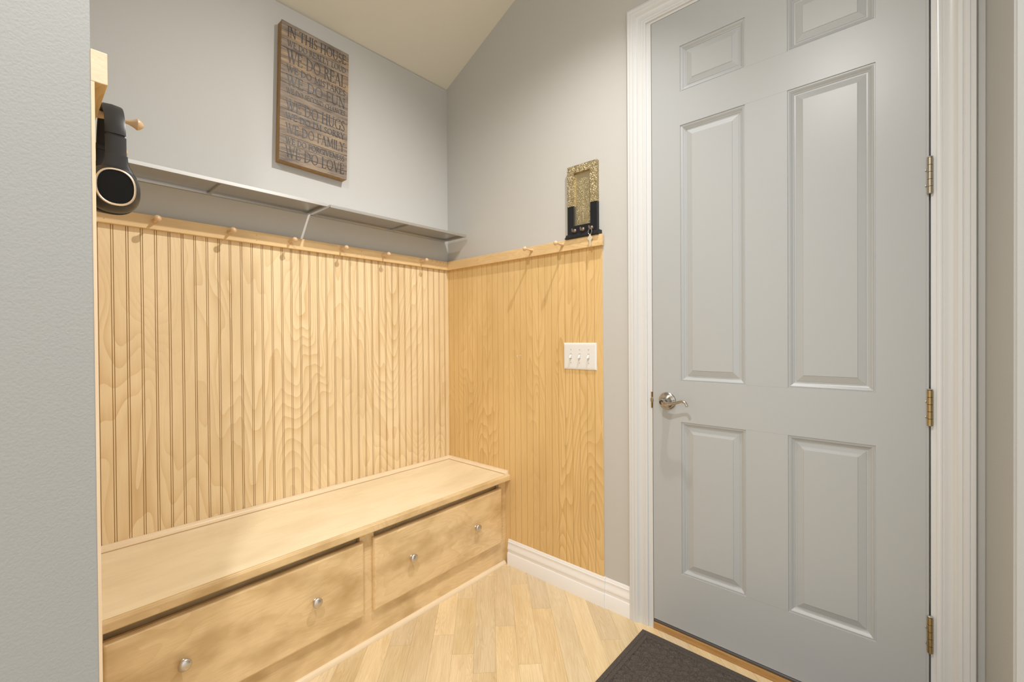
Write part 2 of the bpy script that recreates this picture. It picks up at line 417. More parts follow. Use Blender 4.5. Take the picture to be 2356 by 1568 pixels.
# baseboards
prof = [(FL, .0148), (.0350, .0148), (.0395, .0130), (.0410, .0098), (.0470, .0095), (.0530, .0105), (.0565, .0128), (.0600, .0135), (.0680, .0118), (.0770, .0088), (.0860, .0075), (.0905, .0072), (.0915, .0088),
        (.0960, .0090), (.0975, .0062), (.1020, .0062), (.1035, .0050), (.1070, .0046), (.1085, .003), (.1085, 0), (FL, 0)]
def baseboard(x0, x1, dy, dz=0.0):
    bm = B(); prism(bm, [(d, z) for z, d in prof], lambda p, t: (t, -p[0] - dy if p[0] > 0 else -0.0003, p[1] + (dz if p[1] > FL else 0)), x0, x1)
    return struct('baseboard_back', bm, M_trim_lit, smooth=True)
baseboard(0.486, 1.0655, 0.0045, 0.0012)
baseboard(1.06565, 1.1864, 0.0, 0.0)

# ------------------------------------------------------------------ door
door = thing('door_1', (2.1125, 0.0, 0.02), kind='structure')
xs = [1.2872, 1.4024, 1.634, 1.7641, 1.9939, 2.1115]; zs = [.0195, .2399, .8397, .9998, 2.0002, 2.1307, 2.3084, 2.447]
bm = B()
ring_prof = [(0, 0), (.0008, .0035), (.0042, .0035), (.0052, .0022), (.0072, .0028), (.0100, .0050), (.0140, .0088), (.0175, .0105), (.0180, .0120), (.0225, .0122), (.0235, .0112), (.0430, .0048), (.0438, .0034)]
def rect(x0, x1, z0, z1, d, h): return [bm.verts.new(p) for p in ((x0 + d, h, z0 + d), (x1 - d, h, z0 + d), (x1 - d, h, z1 - d), (x0 + d, h, z1 - d))]
for i in range(5):
    for j in range(7):
        x0, x1, z0, z1 = xs[i], xs[i + 1], zs[j], zs[j + 1]
        if i in (1, 3) and j in (1, 3, 5):
            rings = [rect(x0, x1, z0, z1, d, h) for d, h in ring_prof]
            for A, D in zip(rings, rings[1:]):
                for k in range(4): bm.faces.new((A[k], A[(k + 1) % 4], D[(k + 1) % 4], D[k]))
            bm.faces.new(rings[-1])
        else: bm.faces.new(rect(x0, x1, z0, z1, 0, 0))
bmesh.ops.remove_doubles(bm, verts=bm.verts, dist=1e-5)
T = .044
# edges and back
a = [bm.verts.new(p) for p in ((xs[0], 0, zs[0]), (xs[-1], 0, zs[0]), (xs[-1], 0, zs[-1]), (xs[0], 0, zs[-1]))]
b = [bm.verts.new(p) for p in ((xs[0], T, zs[0]), (xs[-1], T, zs[0]), (xs[-1], T, zs[-1]), (xs[0], T, zs[-1]))]
for k in range(4): bm.faces.new((a[k], a[(k + 1) % 4], b[(k + 1) % 4], b[k]))
bm.faces.new(b)
slab = obj('door_slab', bm, M_door, door)
# fine joint lines between stiles and rails, and the score line at the hinge edge
bm = B()
for z in (zs[2], zs[3], zs[4], zs[5], zs[1]):
    box(bm, 1.6345, 1.7637, -0.00012, 0.0002, z - .0003, z + .0003)
box(bm, 2.1053, 2.1060, -0.00015, 0.0002, zs[0], zs[-1])
obj('joint_lines', bm, plain('joint_shadow_paint', (0.33, 0.32, 0.30), 0.5), sub(slab, door))
# hinges
for zc, mt in ((1.626, M_brass_n), (0.967, M_brass), (0.318, M_brass), (2.285, M_brass_n)):
    bm = B(); hh = .051; xh, yh = 2.1136, -0.0065
    for k in range(5):
        z0 = zc - hh + k * 2 * hh / 5
        lathe(bm, [(0, .0055), (.0006, .0066), (2 * hh / 5 - .0008, .0066), (2 * hh / 5 - .0002, .0055)], (xh, yh, z0), (0, 0, 1), 20)
    box(bm, xh - .0065, xh, -0.0008, 0.0002, zc - hh, zc + hh)
    hg = obj('hinge', bm, mt, door, smooth=True)
    bm = B(); lathe(bm, [(0, 0), (0.0, .006), (.002, .007), (.0035, .005), (.004, 0)], (xh, yh, zc + hh + .0005), (0, 0, 1), 16)
    for dz in (.018, -.026): lathe(bm, [(0, .0018), (.004, .0018), (.005, 0)], (xh - .0088, -0.0001, zc + dz), (0, -1, 0), 8)
    obj('hinge_pin', bm, M_nickel, sub(hg, door), smooth=True)
# lever handle
hx, hz = 1.3485, .9185
bm = B()
lathe(bm, [(0, .034), (.004, .0345), (.0065, .0335), (.0085, .0300), (.0092, .0285), (.0085, .0270), (.0110, .0235), (.0170, .0180), (.0230, .0140), (.0300, .0120), (.0360, .0115)], (hx, 0, hz), (0, -1, 0), 40)
lever = obj('lever_handle', bm, M_lever, door, smooth=True)
bm = B()
pts = [(1.3475, -.040, .9185), (1.3500, -.050, .9165), (1.3590, -.054, .9135), (1.3692, -.055, .9125), (1.3790, -.055, .9140), (1.3889, -.055, .9170), (1.3990, -.055, .9198), (1.4084, -.055, .9225), (1.4180, -.055, .9258), (1.4275, -.055, .9275), (1.4340, -.055, .9270), (1.4395, -.055, .9235), (1.4430, -.055, .9175), (1.4449, -.055, .9120), (1.4452, -.055, .9095)]
tube(bm, pts, [.0110, .0105, .0095, .0082, .0070, .0062, .0056, .0052, .0050, .0050, .0051, .0052, .0054, .0054, .0025], 16)
lathe(bm, [(0, .0118), (.014, .0118), (.018, .0108), (.0190, .0100)], (1.3475, -.038, .9185), (0, -1, 0), 28)
obj('lever', bm, M_lever, sub(lever, door), smooth=True)
bm = B(); lathe(bm, [(0, .0088), (.0004, .0088), (.0008, .0078), (.0009, 0)], (1.3475, -.0572, .9185), (0, -1, 0), 24)
obj('lock_button', bm, M_black, sub(lever, door), smooth=True)
bm = B(); box(bm, 1.3466, 1.3480, -.0605, -.0578, .9125, .9250); obj('turn_piece', bm, M_lever, sub(lever, door))
# strike plate and latch in the gap
bm = B(); box(bm, 1.2790, 1.2846, -0.0016, 0.020, .884, .950); lathe(bm, [(0, .013), (.004, .012), (.006, .009)], (1.2835, 0.001, .917), (0, -1, 0), 16, sx=.55)
box(bm, 1.2846, 1.2872, 0.004, 0.016, .905, .929)
obj('strike_plate', bm, M_lever, door)

# ------------------------------------------------------------------ beadboard panels
def beadboard(name, L0, L1, z0, z1, fn, centers, mat, root, th=.006, gm=None, gd=.0016, pair=True):
    """profile along L, normal offset h; fn(L, h, z)"""
    pr = [(L0, 0, 0)]
    pts = [(L0, th, 0)]
    for c in sorted(centers):
        for s in ((-1, 1) if pair else (0,)):
            g = c + s * .0030
            if L0 + .003 < g < L1 - .003:
                pts += [(g - .0011, th, 0), (g - .0006, th - gd, 1), (g + .0006, th - gd, 1), (g + .0011, th, 1)]
    pts.append((L1, th, 0)); 
    bm = B()
    r0 = [bm.verts.new(fn(l, h, z0)) for l, h, m in pts]; r1 = [bm.verts.new(fn(l, h, z1)) for l, h, m in pts]
    for i in range(len(pts) - 1):
        bm.faces.new((r0[i], r0[i + 1], r1[i + 1], r1[i])).material_index = 1 if (pts[i + 1][2] == 1 or (pts[i][1] < th)) else 0
    # sides and back
    b0 = [bm.verts.new(fn(L0, .0002, z0)), bm.verts.new(fn(L1, .0002, z0))]; b1 = [bm.verts.new(fn(L0, .0002, z1)), bm.verts.new(fn(L1, .0002, z1))]
    bm.faces.new((b0[0], r0[0], r1[0], b1[0])).material_index = 2; bm.faces.new((r0[-1], b0[1], b1[1], r1[-1])).material_index = 2
    bm.faces.new((b0[0], b0[1], b1[1], b1[0]))
    bm.faces.new(r1 + [b1[1], b1[0]]); bm.faces.new(list(reversed(r0)) + [b0[0], b0[1]])
    return obj(name, bm, [mat, gm or M_groove, M_edge], root)
pa = thing('beadboard_panel', (0, -.8, .45), 'wide pale birch beadboard panel on the wall behind the bench', 'wall panel')
beadboard('panel_sheet', -1.6546, -.0062, .4555, 1.6, lambda l, h, z: (h, l, z), [-1.5535 + .03997 * k for k in range(-2, 40)], M_beadA, pa)
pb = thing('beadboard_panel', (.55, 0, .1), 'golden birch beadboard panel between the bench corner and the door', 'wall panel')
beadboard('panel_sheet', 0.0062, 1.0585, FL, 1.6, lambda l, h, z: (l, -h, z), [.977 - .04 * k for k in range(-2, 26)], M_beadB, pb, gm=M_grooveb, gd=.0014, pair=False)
M_fleck = plain('white_paint_fleck', (0.85, 0.85, 0.82), .5)
for fx, fz, fr in ((.5545, 1.0814, .0020), (.5754, 1.0841, .0020), (.5560, 1.0740, .0010)):
    bm = B(); lathe(bm, [(0, fr), (.0004, fr * .7), (.0005, 0)], (fx, -.0061, fz), (0, -1, 0), 9, sz=1.7); obj('paint_fleck', bm, M_fleck, pb)
pc = thing('beadboard_panel', (.55, -1.65, .1), 'birch beadboard panel seen edge on at the near end of the alcove', 'wall panel')
beadboard('panel_sheet', 0.0062, 1.1055, FL, 1.5860, lambda l, h, z: (l, -1.6552 + h, z), [.06 + .04 * k for k in range(0, 26)], M_beadA, pc, th=.0045)

# ------------------------------------------------------------------ peg rails
peg_prof = [(-.004, .0078), (0, .0078), (.006, .0074), (.014, .0062), (.024, .0044), (.033, .0034), (.040, .0036), (.046, .0048), (.051, .0068), (.0550, .0094), (.0568, .0110), (.0574, .0113), (.0582, .0111), (.0610, .0096), (.0640, .0070), (.0662, .0040), (.0672, 0)]
peg_mesh = {}
def peg(root, base, axis, k=1.0):
    key = tuple(axis)
    if key not in peg_mesh:
        bm = B(); lathe(bm, [(d * k, q) for d, q in peg_prof], (0, 0, 0), axis, 28)
        o = obj('peg', bm, M_peg, None, smooth=True); peg_mesh[key] = o
    else:
        o = peg_mesh[key].copy(); C.objects.link(o)
    o.name = 'peg'; o.parent = root['_o']; o.location = Vector(base) - Vector(root['_loc'])
    return o
ra = thing('peg_rail', (0.006, -.8, 1.58), 'long birch peg rail with six pegs under the metal shelves', 'peg rail')
bm = B(); box(bm, 0.0062, 0.0250, -1.636, -0.0252, 1.5785, 1.6285); bev(bm, .0012, 2)
rb = obj('rail_board', bm, M_rail, ra)
M_fill = plain('filler', (0.42, 0.24, 0.09), .6)
for y in (-1.535, -1.060, -.58, -.10):
    for z in (1.592, 1.614):
        bm = B(); lathe(bm, [(0, .0016), (.0003, .0014), (.0003, 0)], (.0250, y, z), (1, 0, 0), 10); obj('nail_hole', bm, M_fill, sub(rb, ra))
for y in (-1.3990, -1.1620, -.9265, -.6890, -.4600, -.2195): peg(ra, (.025, y, 1.6080), (1, 0, 0))
rB = thing('peg_rail', (.55, -.006, 1.58), 'short birch peg rail carrying two pegs beside the door wall', 'peg rail')
bm = B(); box(bm, 0.0064, 1.0665, -0.0250, -0.0062, 1.5785, 1.6285); bev(bm, .0012, 2)
rb = obj('rail_board', bm, M_railx, rB)
for x in (.28, 1.049):
    for z in (1.592, 1.614):
        bm = B(); lathe(bm, [(0, .0016), (.0003, .0014), (.0003, 0)], (x, -.025, z), (0, -1, 0), 10); obj('nail_hole', bm, M_fill, sub(rb, rB))
for x in (.6740, .8600): peg(rB, (x, -.025, 1.6085), (0, -1, 0))
rC = thing('peg_rail', (.55, -1.65, 1.58), 'birch peg rail seen end on at the near wall, holding the headphones', 'peg rail')
bm = B(); box(bm, 0.0255, 1.1058, -1.6550, -1.6350, 1.5862, 1.6370); bev(bm, .0010, 2)
for f in bm.faces:
    if f.normal.x > .9: f.material_index = 1
obj('rail_board', bm, [M_railx, M_endgrain], rC)
for x in (.9040, .7090, .5120, .3150, .1180): peg(rC, (x, -1.6350, 1.6120), (0, 1, 0), 1.13)

# ------------------------------------------------------------------ storage bench
bench = thing('storage_bench', (.25, -.8, FL), 'long maple storage bench with two wide drawers along the beadboard wall', 'bench')
K = .0215
def bx(x, y): return x - K * y          # the front runs slightly out of square
y0, y1 = -1.6500, -.0068
def skbox(bm, xa, xb, ya, yb, za, zb, back=False, mi=0):
    xA = (lambda y: xa) if back else (lambda y: bx(xa, y))
    hexa(bm, [(xA(ya), ya, za), (bx(xb, ya), ya, za), (bx(xb, yb), yb, za), (xA(yb), yb, za), (xA(ya), ya, zb), (bx(xb, ya), ya, zb), (bx(xb, yb), yb, zb), (xA(yb), yb, zb)], mi)
bm = B()
ft, fb = .4656, .4450   # frame front / back
skbox(bm, fb, ft, y0, y1, .4080, .4225)          # top rail
skbox(bm, fb, ft, y0, y1, FL, .112)             # bottom rail
skbox(bm, fb, ft, -.0620, y1, .112, .408)        # stile at the corner
skbox(bm, fb, ft, -.8600, -.7990, .112, .408)    # middle stile
skbox(bm, fb, ft, y0, -1.5950, .112, .408)
box(bm, .0070, .4440, y0, y0 + .018, FL, .4225); box(bm, .0070, .4440, y1 - .018, y1, FL, .4225); box(bm, .0070, .0200, y0, y1, FL, .4225)
skbox(bm, fb - .020, fb - .006, y0, y1, .3600, .4225)
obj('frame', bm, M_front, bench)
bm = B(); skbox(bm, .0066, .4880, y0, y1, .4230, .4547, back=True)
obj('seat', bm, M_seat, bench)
# nosing with small top groove and rounded edge
bm = B(); np_ = [(.4660, .4228), (.4900, .4228), (.4965, .4232), (.4985, .4245), (.4992, .4270), (.4992, .4465), (.4985, .4490), (.4965, .4502), (.4958, .4512), (.4957, .4526), (.4945, .4540), (.4925, .4548), (.4890, .4550), (.4886, .4540), (.4884, .4500), (.4660, .4240)]
prism(bm, np_, lambda p, t: (bx(p[0], t), t, p[1]), y0, y1)
obj('front_edging', bm, M_front, bench)
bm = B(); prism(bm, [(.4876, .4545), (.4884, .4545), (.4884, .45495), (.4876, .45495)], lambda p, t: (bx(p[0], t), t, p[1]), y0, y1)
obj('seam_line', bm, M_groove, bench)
# cove moulding along the two panels
bm = B(); cv = [(.0, .0), (.019, .0), (.0190, .0035), (.0150, .0050), (.0100, .0085), (.0065, .0130), (.0050, .0180), (.0000, .0180)]
def cove_x(p, t):
    k = 1 + .5 * (-t) / 1.65
    return (.0064 + p[0] * k * .95, t, .4549 + p[1])
prism(bm, cv, cove_x, y0 + .005, -.0075)
obj('back_moulding', bm, M_cove, bench, smooth=False)
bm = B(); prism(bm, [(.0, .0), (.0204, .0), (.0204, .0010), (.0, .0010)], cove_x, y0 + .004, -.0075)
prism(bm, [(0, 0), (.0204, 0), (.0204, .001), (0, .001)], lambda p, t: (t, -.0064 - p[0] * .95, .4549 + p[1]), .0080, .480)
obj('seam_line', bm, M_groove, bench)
bm = B(); prism(bm, cv, lambda p, t: (t + (0 if t < .1 else .006 - p[0] * .3), -.0064 - p[0] * .95, .4549 + p[1]), .0080, .480)
obj('back_moulding', bm, M_cove, bench)
# quarter round at the floor
bm = B(); qr = [(0, 0)] + [(.0145 * math.cos(a), .0145 * math.sin(a)) for a in [i * PI / 2 / 6 for i in range(7)]]
prism(bm, qr, lambda p, t: (bx(.4657 + p[0], t), t, FL + .0003 + p[1] * 1.15), y0, -.021)
obj('floor_moulding', bm, M_cove, bench, smooth=True)
knob_prof = [(0, .0085), (.0015, .0085), (.0030, .0068), (.0080, .0060), (.0120, .0075), (.0150, .0125), (.0180, .0160), (.0205, .0172), (.0230, .0168), (.0255, .0140), (.0275, .0085), (.0282, 0)]
for (ya, yb), kn, zk in (((-.8088, -.0535), (-.6315, -.2485), .2515), ((-1.6000, -.8505), (-1.4285, -1.0445), .2522)):
    bm = B()
    za, zb = .1025, .3912
    hexa_pts = lambda d, e: [(bx(d, ya), ya + e, za + e), (bx(d, yb), yb - e, za + e), (bx(d, yb), yb - e, zb - e), (bx(d, ya), ya + e, zb - e)]
    R = [[bm.verts.new(p) for p in hexa_pts(d, e)] for d, e in ((.4660, .0), (.4765, .0), (.4775, .0012), (.4788, .0014), (.4812, .0030), (.4832, .0052), (.4842, .0078), (.4846, .0100))]
    for A, D in zip(R, R[1:]):
        for k in range(4): bm.faces.new((A[k], A[(k + 1) % 4], D[(k + 1) % 4], D[k]))
    bm.faces.new(R[0]); bm.faces.new(R[-1])
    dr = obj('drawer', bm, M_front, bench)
    for y in kn:
        bm = B(); lathe(bm, knob_prof, (bx(.4846, y), y, zk), (1, 0, 0), 32)
        obj('knob', bm, M_nickel, sub(dr, bench), smooth=True)

# ------------------------------------------------------------------ metal shelves
def shelf(ya, yb, ribs, label):
    t = thing('wall_shelf', (0, (ya + yb) / 2, 1.75), label, 'shelf', 'brushed metal wall shelves')
    zt, xf = 1.7605, .1955
    bm = B(); box(bm, .0010, xf - .001, ya, yb, zt - .0022, zt)
    obj('shelf_plate', bm, M_alu, t)
    bm = B()
    prism(bm, [(xf, zt), (xf, zt - .0125), (xf - .010, zt - .0125), (xf - .010, zt - .0108), (xf - .0016, zt - .0108), (xf - .0016, zt - .0023), (xf - .0016, zt)], lambda p, s: (p[0], s, p[1]), ya, yb)
    prism(bm, [(.0008, zt - .0023), (.0008, zt - .0125), (.0130, zt - .0125), (.0130, zt - .0105), (.0030, zt - .0105), (.0030, zt - .0023)], lambda p, s: (p[0], s, p[1]), ya, yb)
    obj('edge_channel', bm, M_alu, t)
    for e, s in ((ya, 1), (yb, -1)):
        bm = B()
        box(bm, .003, xf - .0018, min(e, e + s * .0015), max(e, e + s * .0015), zt - .0125, zt - .0023)
        box(bm, .013, xf - .010, min(e + s * .0015, e + s * .008), max(e + s * .0015, e + s * .008), zt - .0125, zt - .0108)
        obj('end_lip', bm, M_alu, t)
    for y in ribs:
        bm = B(); box(bm, .0025, xf - .002, y - .005, y + .005, zt - .0120, zt - .0023); bev(bm, .001, 1)
        obj('rib', bm, M_alu, t)
shelf(-1.5600, -.8340, (-1.2240,), 'brushed metal wall shelf nearest the headphones, above the peg rail')
shelf(-.8215, -.0285, (-.8120, -.3960), 'brushed metal wall shelf reaching into the far corner, above the peg rail')

# ------------------------------------------------------------------ wooden sign
sign = thing('wooden_sign', (.02, -.81, 1.94), 'tall weathered plank sign with house rules lettering high above the shelves', 'sign')
sy0, sy1, sz0, sz1, sxf = -.9655, -.6565, 1.9470, 2.5590, .0440
ROT = Matrix.Translation((0, -.811, 2.253)) @ Matrix.Rotation(math.radians(-1.6), 4, 'X') @ Matrix.Translation((0, .811, -2.253))
# measured corner by corner on the front plane
bm = B(); box(bm, .0004, sxf - .0045, sy0 + .0005, sy1 - .0005, sz0 + .0005, sz1 - .0005); bev(bm, .001, 1)
bm.transform(ROT); obj('side_frame', bm, M_signside, sign)
bm = B(); ly = tone_layer(bm); NS = 16; hs = (sz1 - sz0) / NS
for i in range(NS):
    z1_ = sz1 - i * hs; z0_ = z1_ - hs + .0013
    r = random.Random(40 + i); jit = r.uniform(0, .0022)
    warm = [.2, .9, .3, .75, 1.0, .3, .15, .1, .25, .45, .1, .5, .45, .1, .3, .35][i]
    tone = (warm, r.random(), r.random(), 1)
    nb = len(bm.faces)
    vs = box(bm, sxf - .0044, sxf - .0010 + jit * .45, sy0, sy1, z0_, z1_)
    bm.faces.ensure_lookup_table()
    for f in list(bm.faces)[nb:]:
        for l in f.loops: l[ly] = tone
bm.transform(ROT); obj('plank_face', bm, M_slat, sign)
# lettering: roman capitals from strokes; unit height, thick T and thin t
Tk, tn, sf = .115, .045, .035
def glyph(ch):
    L = []   # ('l', x0,y0,x1,y1,w) ('a',cx,cy,rx,ry,a0,a1) ; returns width
    V = lambda x, a=0, b=1: L.append(('l', x, a, x, b, Tk))
    S = lambda x, y, h=.13: L.append(('l', x - h, y, x + h, y, sf))
    H = lambda xa, xb, y: L.append(('l', xa, y, xb, y, tn))
    wd = {'I': .3, 'N': .85, 'T': .75, 'H': .85, 'S': .55, 'O': .9, 'U': .85, 'E': .62, 'W': 1.15, 'D': .85, 'R': .72, 'A': .82, 'L': .62, 'Y': .8, 'M': 1.0, 'K': .78, 'F': .58, 'C': .8, 'G': .85, 'V': .82, "'": .2, ' ': .38}[ch]
    if ch == 'I': V(.15); S(.15, .015); S(.15, .985)
    if ch == 'L': V(.15); S(.15, .985); H(.05, .55, .02); L.append(('l', .55, .02, .58, .2, tn))
    if ch in 'EF':
        V(.15); H(.05, .52, .98); H(.15, .45, .52); L.append(('l', .52, .98, .53, .82, tn)); L.append(('l', .45, .60, .45, .44, tn))
        if ch == 'E': H(.05, .55, .02); L.append(('l', .55, .02, .58, .2, tn))
        else: S(.15, .015)
    if ch == 'T': V(.375); S(.375, .015); H(.04, .71, .98); L.append(('l', .04, .98, .03, .82, tn)); L.append(('l', .71, .98, .72, .82, tn))
    if ch == 'H': V(.16); V(.69); H(.16, .69, .52); [S(x, y) for x in (.16, .69) for y in (.015, .985)]
    if ch == 'N': L.append(('l', .16, 0, .16, 1, tn)); L.append(('l', .13, 1, .70, 0, Tk)); L.append(('l', .70, 0, .70, 1, tn)); S(.16, .015); S(.14, .985); S(.70, .985)
    if ch == 'M': L.append(('l', .16, 0, .20, 1, tn)); L.append(('l', .20, 1, .50, .1, Tk)); L.append(('l', .50, .1, .80, 1, tn)); L.append(('l', .80, 1, .86, 0, Tk)); S(.16, .015); S(.86, .015); S(.18, .985, .1); S(.82, .985, .1)
    if ch == 'A': L.append(('l', .10, 0, .40, 1, tn)); L.append(('l', .40, 1, .72, 0, Tk)); H(.2, .62, .36); S(.10, .015, .1); S(.72, .015)
    if ch == 'V': L.append(('l', .10, 1, .42, 0, Tk)); L.append(('l', .42, 0, .72, 1, tn)); S(.10, .985); S(.72, .985, .1)
    if ch == 'W':
        L.append(('l', .10, 1, .36, 0, Tk)); L.append(('l', .36, 0, .58, .95, tn)); L.append(('l', .50, 1, .78, 0, Tk)); L.append(('l', .78, 0, 1.05, 1, tn)); S(.10, .985); S(1.05, .985, .1); S(.50, .985, .1)
    if ch == 'Y': L.append(('l', .10, 1, .40, .48, Tk)); L.append(('l', .40, .48, .70, 1, tn)); V(.40, 0, .5); S(.10, .985); S(.70, .985, .1); S(.40, .015)
    if ch == 'U': V(.16, .3, 1); L.append(('l', .70, .3, .70, 1, tn)); L.append(('a', .43, .32, .27, .31, 180, 360)); S(.16, .985); S(.70, .985)
    if ch == 'O': L.append(('a', .45, .5, .38, .48, 0, 360))
    if ch == 'C': L.append(('a', .46, .5, .38, .48, 45, 315)); L.append(('l', .73, .84, .74, .98, tn)); L.append(('l', .73, .16, .74, .02, tn))
    if ch == 'G': L.append(('a', .46, .5, .38, .48, 45, 315)); L.append(('l', .73, .84, .74, .98, tn)); V(.74, .04, .42); S(.74, .42)
    if ch == 'D': V(.16); L.append(('a', .22, .5, .55, .48, -90, 90)); S(.14, .015, .1); S(.14, .985, .1); H(.14, .24, .02); H(.14, .24, .98)
    if ch == 'R': V(.16); L.append(('a', .24, .75, .30, .23, -90, 90)); S(.16, .015); H(.04, .26, .98); H(.16, .26, .52); L.append(('l', .34, .52, .68, .0, Tk)); S(.68, .015, .08)
    if ch == 'K': V(.16); S(.16, .015); S(.16, .985); L.append(('l', .62, 1, .2, .48, tn)); L.append(('l', .28, .56, .70, 0, Tk)); S(.62, .985, .1); S(.70, .015, .09)
    if ch == 'S': L.append(('a', .28, .74, .19, .24, 20, 270)); L.append(('a', .28, .26, .21, .25, -160, 90))
    if ch == "'": L.append(('l', .1, .98, .07, .74, .08))
    return L, wd
bm = B()
XF = sxf + .0006
nq = [0]
def quad(p):
    nq[0] += 1; XF = sxf + .0006 + (nq[0] % 40) * .000006
    a = [bm.verts.new((XF, y, z)) for y, z in p]; b_ = [bm.verts.new((XF - .0016, y, z)) for y, z in p]
    n = len(p)
    bm.faces.new(a)
    for i in range(n): bm.faces.new((a[i], b_[i], b_[(i + 1) % n], a[(i + 1) % n]))
def line_text(txt, cz, h, y0_, y1_):
    tot = sum(glyph(c)[1] for c in txt); ks = (y1_ - y0_) / tot
    x = 0
    for c in txt:
        L, wd = glyph(c)
        for s in L:
            if s[0] == 'l':
                _, xa, ya, xb, yb, wdt = s
                # stroke width in true size: vertical strokes by column scale, horizontals by height
                A = Vector((y0_ + (x + xa) * ks, cz + (ya - .5) * h)); D = Vector((y0_ + (x + xb) * ks, cz + (yb - .5) * h))
                d = (D - A); 
                if d.length < 1e-6: continue
                nrm = Vector((-d.y, d.x)).normalized() * (wdt * min(ks, h) * .5)
                if abs(wdt - Tk) < 1e-6: nrm = nrm * 1.0
                quad([tuple(A + nrm), tuple(D + nrm), tuple(D - nrm), tuple(A - nrm)])
            else:
                _, cx, cy, rx, ry, a0, a1 = s
                N = max(6, int(abs(a1 - a0) / 20)); prev = None
                for i in range(N + 1):
                    a = math.radians(a0 + (a1 - a0) * i / N)
                    wdt = tn + (Tk - tn) * (abs(math.cos(a)) ** 1.5 if c != 'S' else abs(math.sin(a * 1.0)) * .4 + .3)
                    u = min(ks, h)
                    o1 = (y0_ + (x + cx) * ks + math.cos(a) * (rx * ks + wdt * u * .5 - .5 * tn * u), cz + (cy - .5) * h + math.sin(a) * (ry * h))
                    o2 = (y0_ + (x + cx) * ks + math.cos(a) * (rx * ks - wdt * u * .5 - .5 * tn * u), cz + (cy - .5) * h + math.sin(a) * (ry * h - wdt * u * abs(math.sin(a))))
                    if prev: quad([prev[0], o1, o2, prev[1]])
                    prev = (o1, o2)
        x += wd
rows_t = [('IN THIS HOUSE', .061, .044), ('WE DO REALLY LOUD', .145, .027), ('WE DO REAL', .236, .056), ('WE DO MISTAKES', .324, .029), ('WE DO FUN', .407, .048), ('WE DO SECOND CHANCES', .484, .022),
          ('WE DO HUGS', .585, .052), ("WE DO I'M SORRY", .668, .028), ('WE DO FAMILY', .754, .044), ('WE DO FORGIVENESS', .842, .026), ('WE DO LOVE', .922, .050)]
for t_, f_, h_ in rows_t: line_text(t_, sz1 - f_ * (sz1 - sz0), h_, sy0 + .024, sy1 - .014)
bm.transform(ROT); obj('lettering', bm, M_cable, sign)

# ------------------------------------------------------------------ key holder
kh = thing('key_holder', (.962, 0, 1.63), 'gilt and black framed key holder standing on the end of the peg rail', 'key holder')
x0, x1, z0, z1 = .8840, 1.0405, 1.6500, 1.9630; ox0, ox1, oz0, oz1 = .9185, 1.0065, 1.6870, 1.9290
YF, YB = -.0200, -.0008
zg = 1.7795
def frame_part(bm, za, zb):
    # two stiles between za and zb
    box(bm, x0, ox0, YF, YB, za, zb); box(bm, ox1, x1, YF, YB, za, zb)
bm = B(); frame_part(bm, zg, oz1); box(bm, x0, x1, YF, YB, oz1, z1); box(bm, x0 + .0002, ox0, YF - .0012, YF, 1.8135, 1.8150); box(bm, ox1, x1 - .0002, YF - .0012, YF, 1.8135, 1.8150)
obj('gilt_frame', bm, M_gold, kh)
bm = B(); frame_part(bm, oz0, zg); box(bm, x0, x1, YF, YB, z0, oz0)
obj('black_frame', bm, M_blackwood, kh)
bm = B(); prism(bm, [(YB, z0), (YF - .0005, z0), (YF - .003, z0 - .004), (-.030, z0 - .015), (-.034, z0 - .0160), (-.034, z0 - .0205), (YB, z0 - .0205)], lambda p, t: (t, p[0], p[1]), x0 - .007, x1 + .014)
obj('foot_ledge', bm, M_blackwood, kh)
bm = B(); box(bm, ox0, ox1, -.0080, -.0012, oz0, oz1)
pn = obj('relief_panel', bm, M_goldflat, kh)
# tree relief: leaves, trunk, steps
bm = B(); rr = random.Random(5); cx = (ox0 + ox1) / 2
def blob(px, pz, a, l, w_):
    c, s = math.cos(a), math.sin(a)
    q = []
    for k in range(8):
        t = 2 * PI * k / 8; u, v = math.cos(t) * l, math.sin(t) * w_
        q.append(bm.verts.new((px + u * c - v * s, -.0080, pz + u * s + v * c)))
    top = bm.verts.new((px, -.0080 - w_ * 1.3, pz))
    for k in range(8): bm.faces.new((q[k], q[(k + 1) % 8], top))
for i in range(620):
    pz = rr.uniform(1.69, 1.900); hw = .036 * (1 if pz < 1.86 else math.sqrt(max(0, 1 - ((pz - 1.86) / .042) ** 2)))
    px = cx + rr.uniform(-hw, hw) * 1.0
    if pz < 1.745 and abs(px - cx) < .016: continue
    a = math.atan2(pz - 1.70, px - cx) + rr.uniform(-.5, .5)
    blob(px, pz, a, rr.uniform(.0035, .0065), rr.uniform(.0009, .0016))
tube(bm, [(cx, -.0085, 1.70), (cx - .002, -.009, 1.75), (cx + .003, -.009, 1.80), (cx, -.0085, 1.86)], [.0035, .0028, .002, .001], 8)
for k in range(7): tube(bm, [(cx - .014, -.0085, 1.695 + k * .007), (cx + .014, -.0085, 1.695 + k * .007)], .0011, 6)
for s in (-1, 1):
    for k in range(5): tube(bm, [(cx, -.0085, 1.76 + k * .016), (cx + s * .012, -.009, 1.785 + k * .016), (cx + s * .024, -.0085, 1.800 + k * .016)], .0012, 6)
obj('tree_relief', bm, M_goldp, sub(pn, kh))
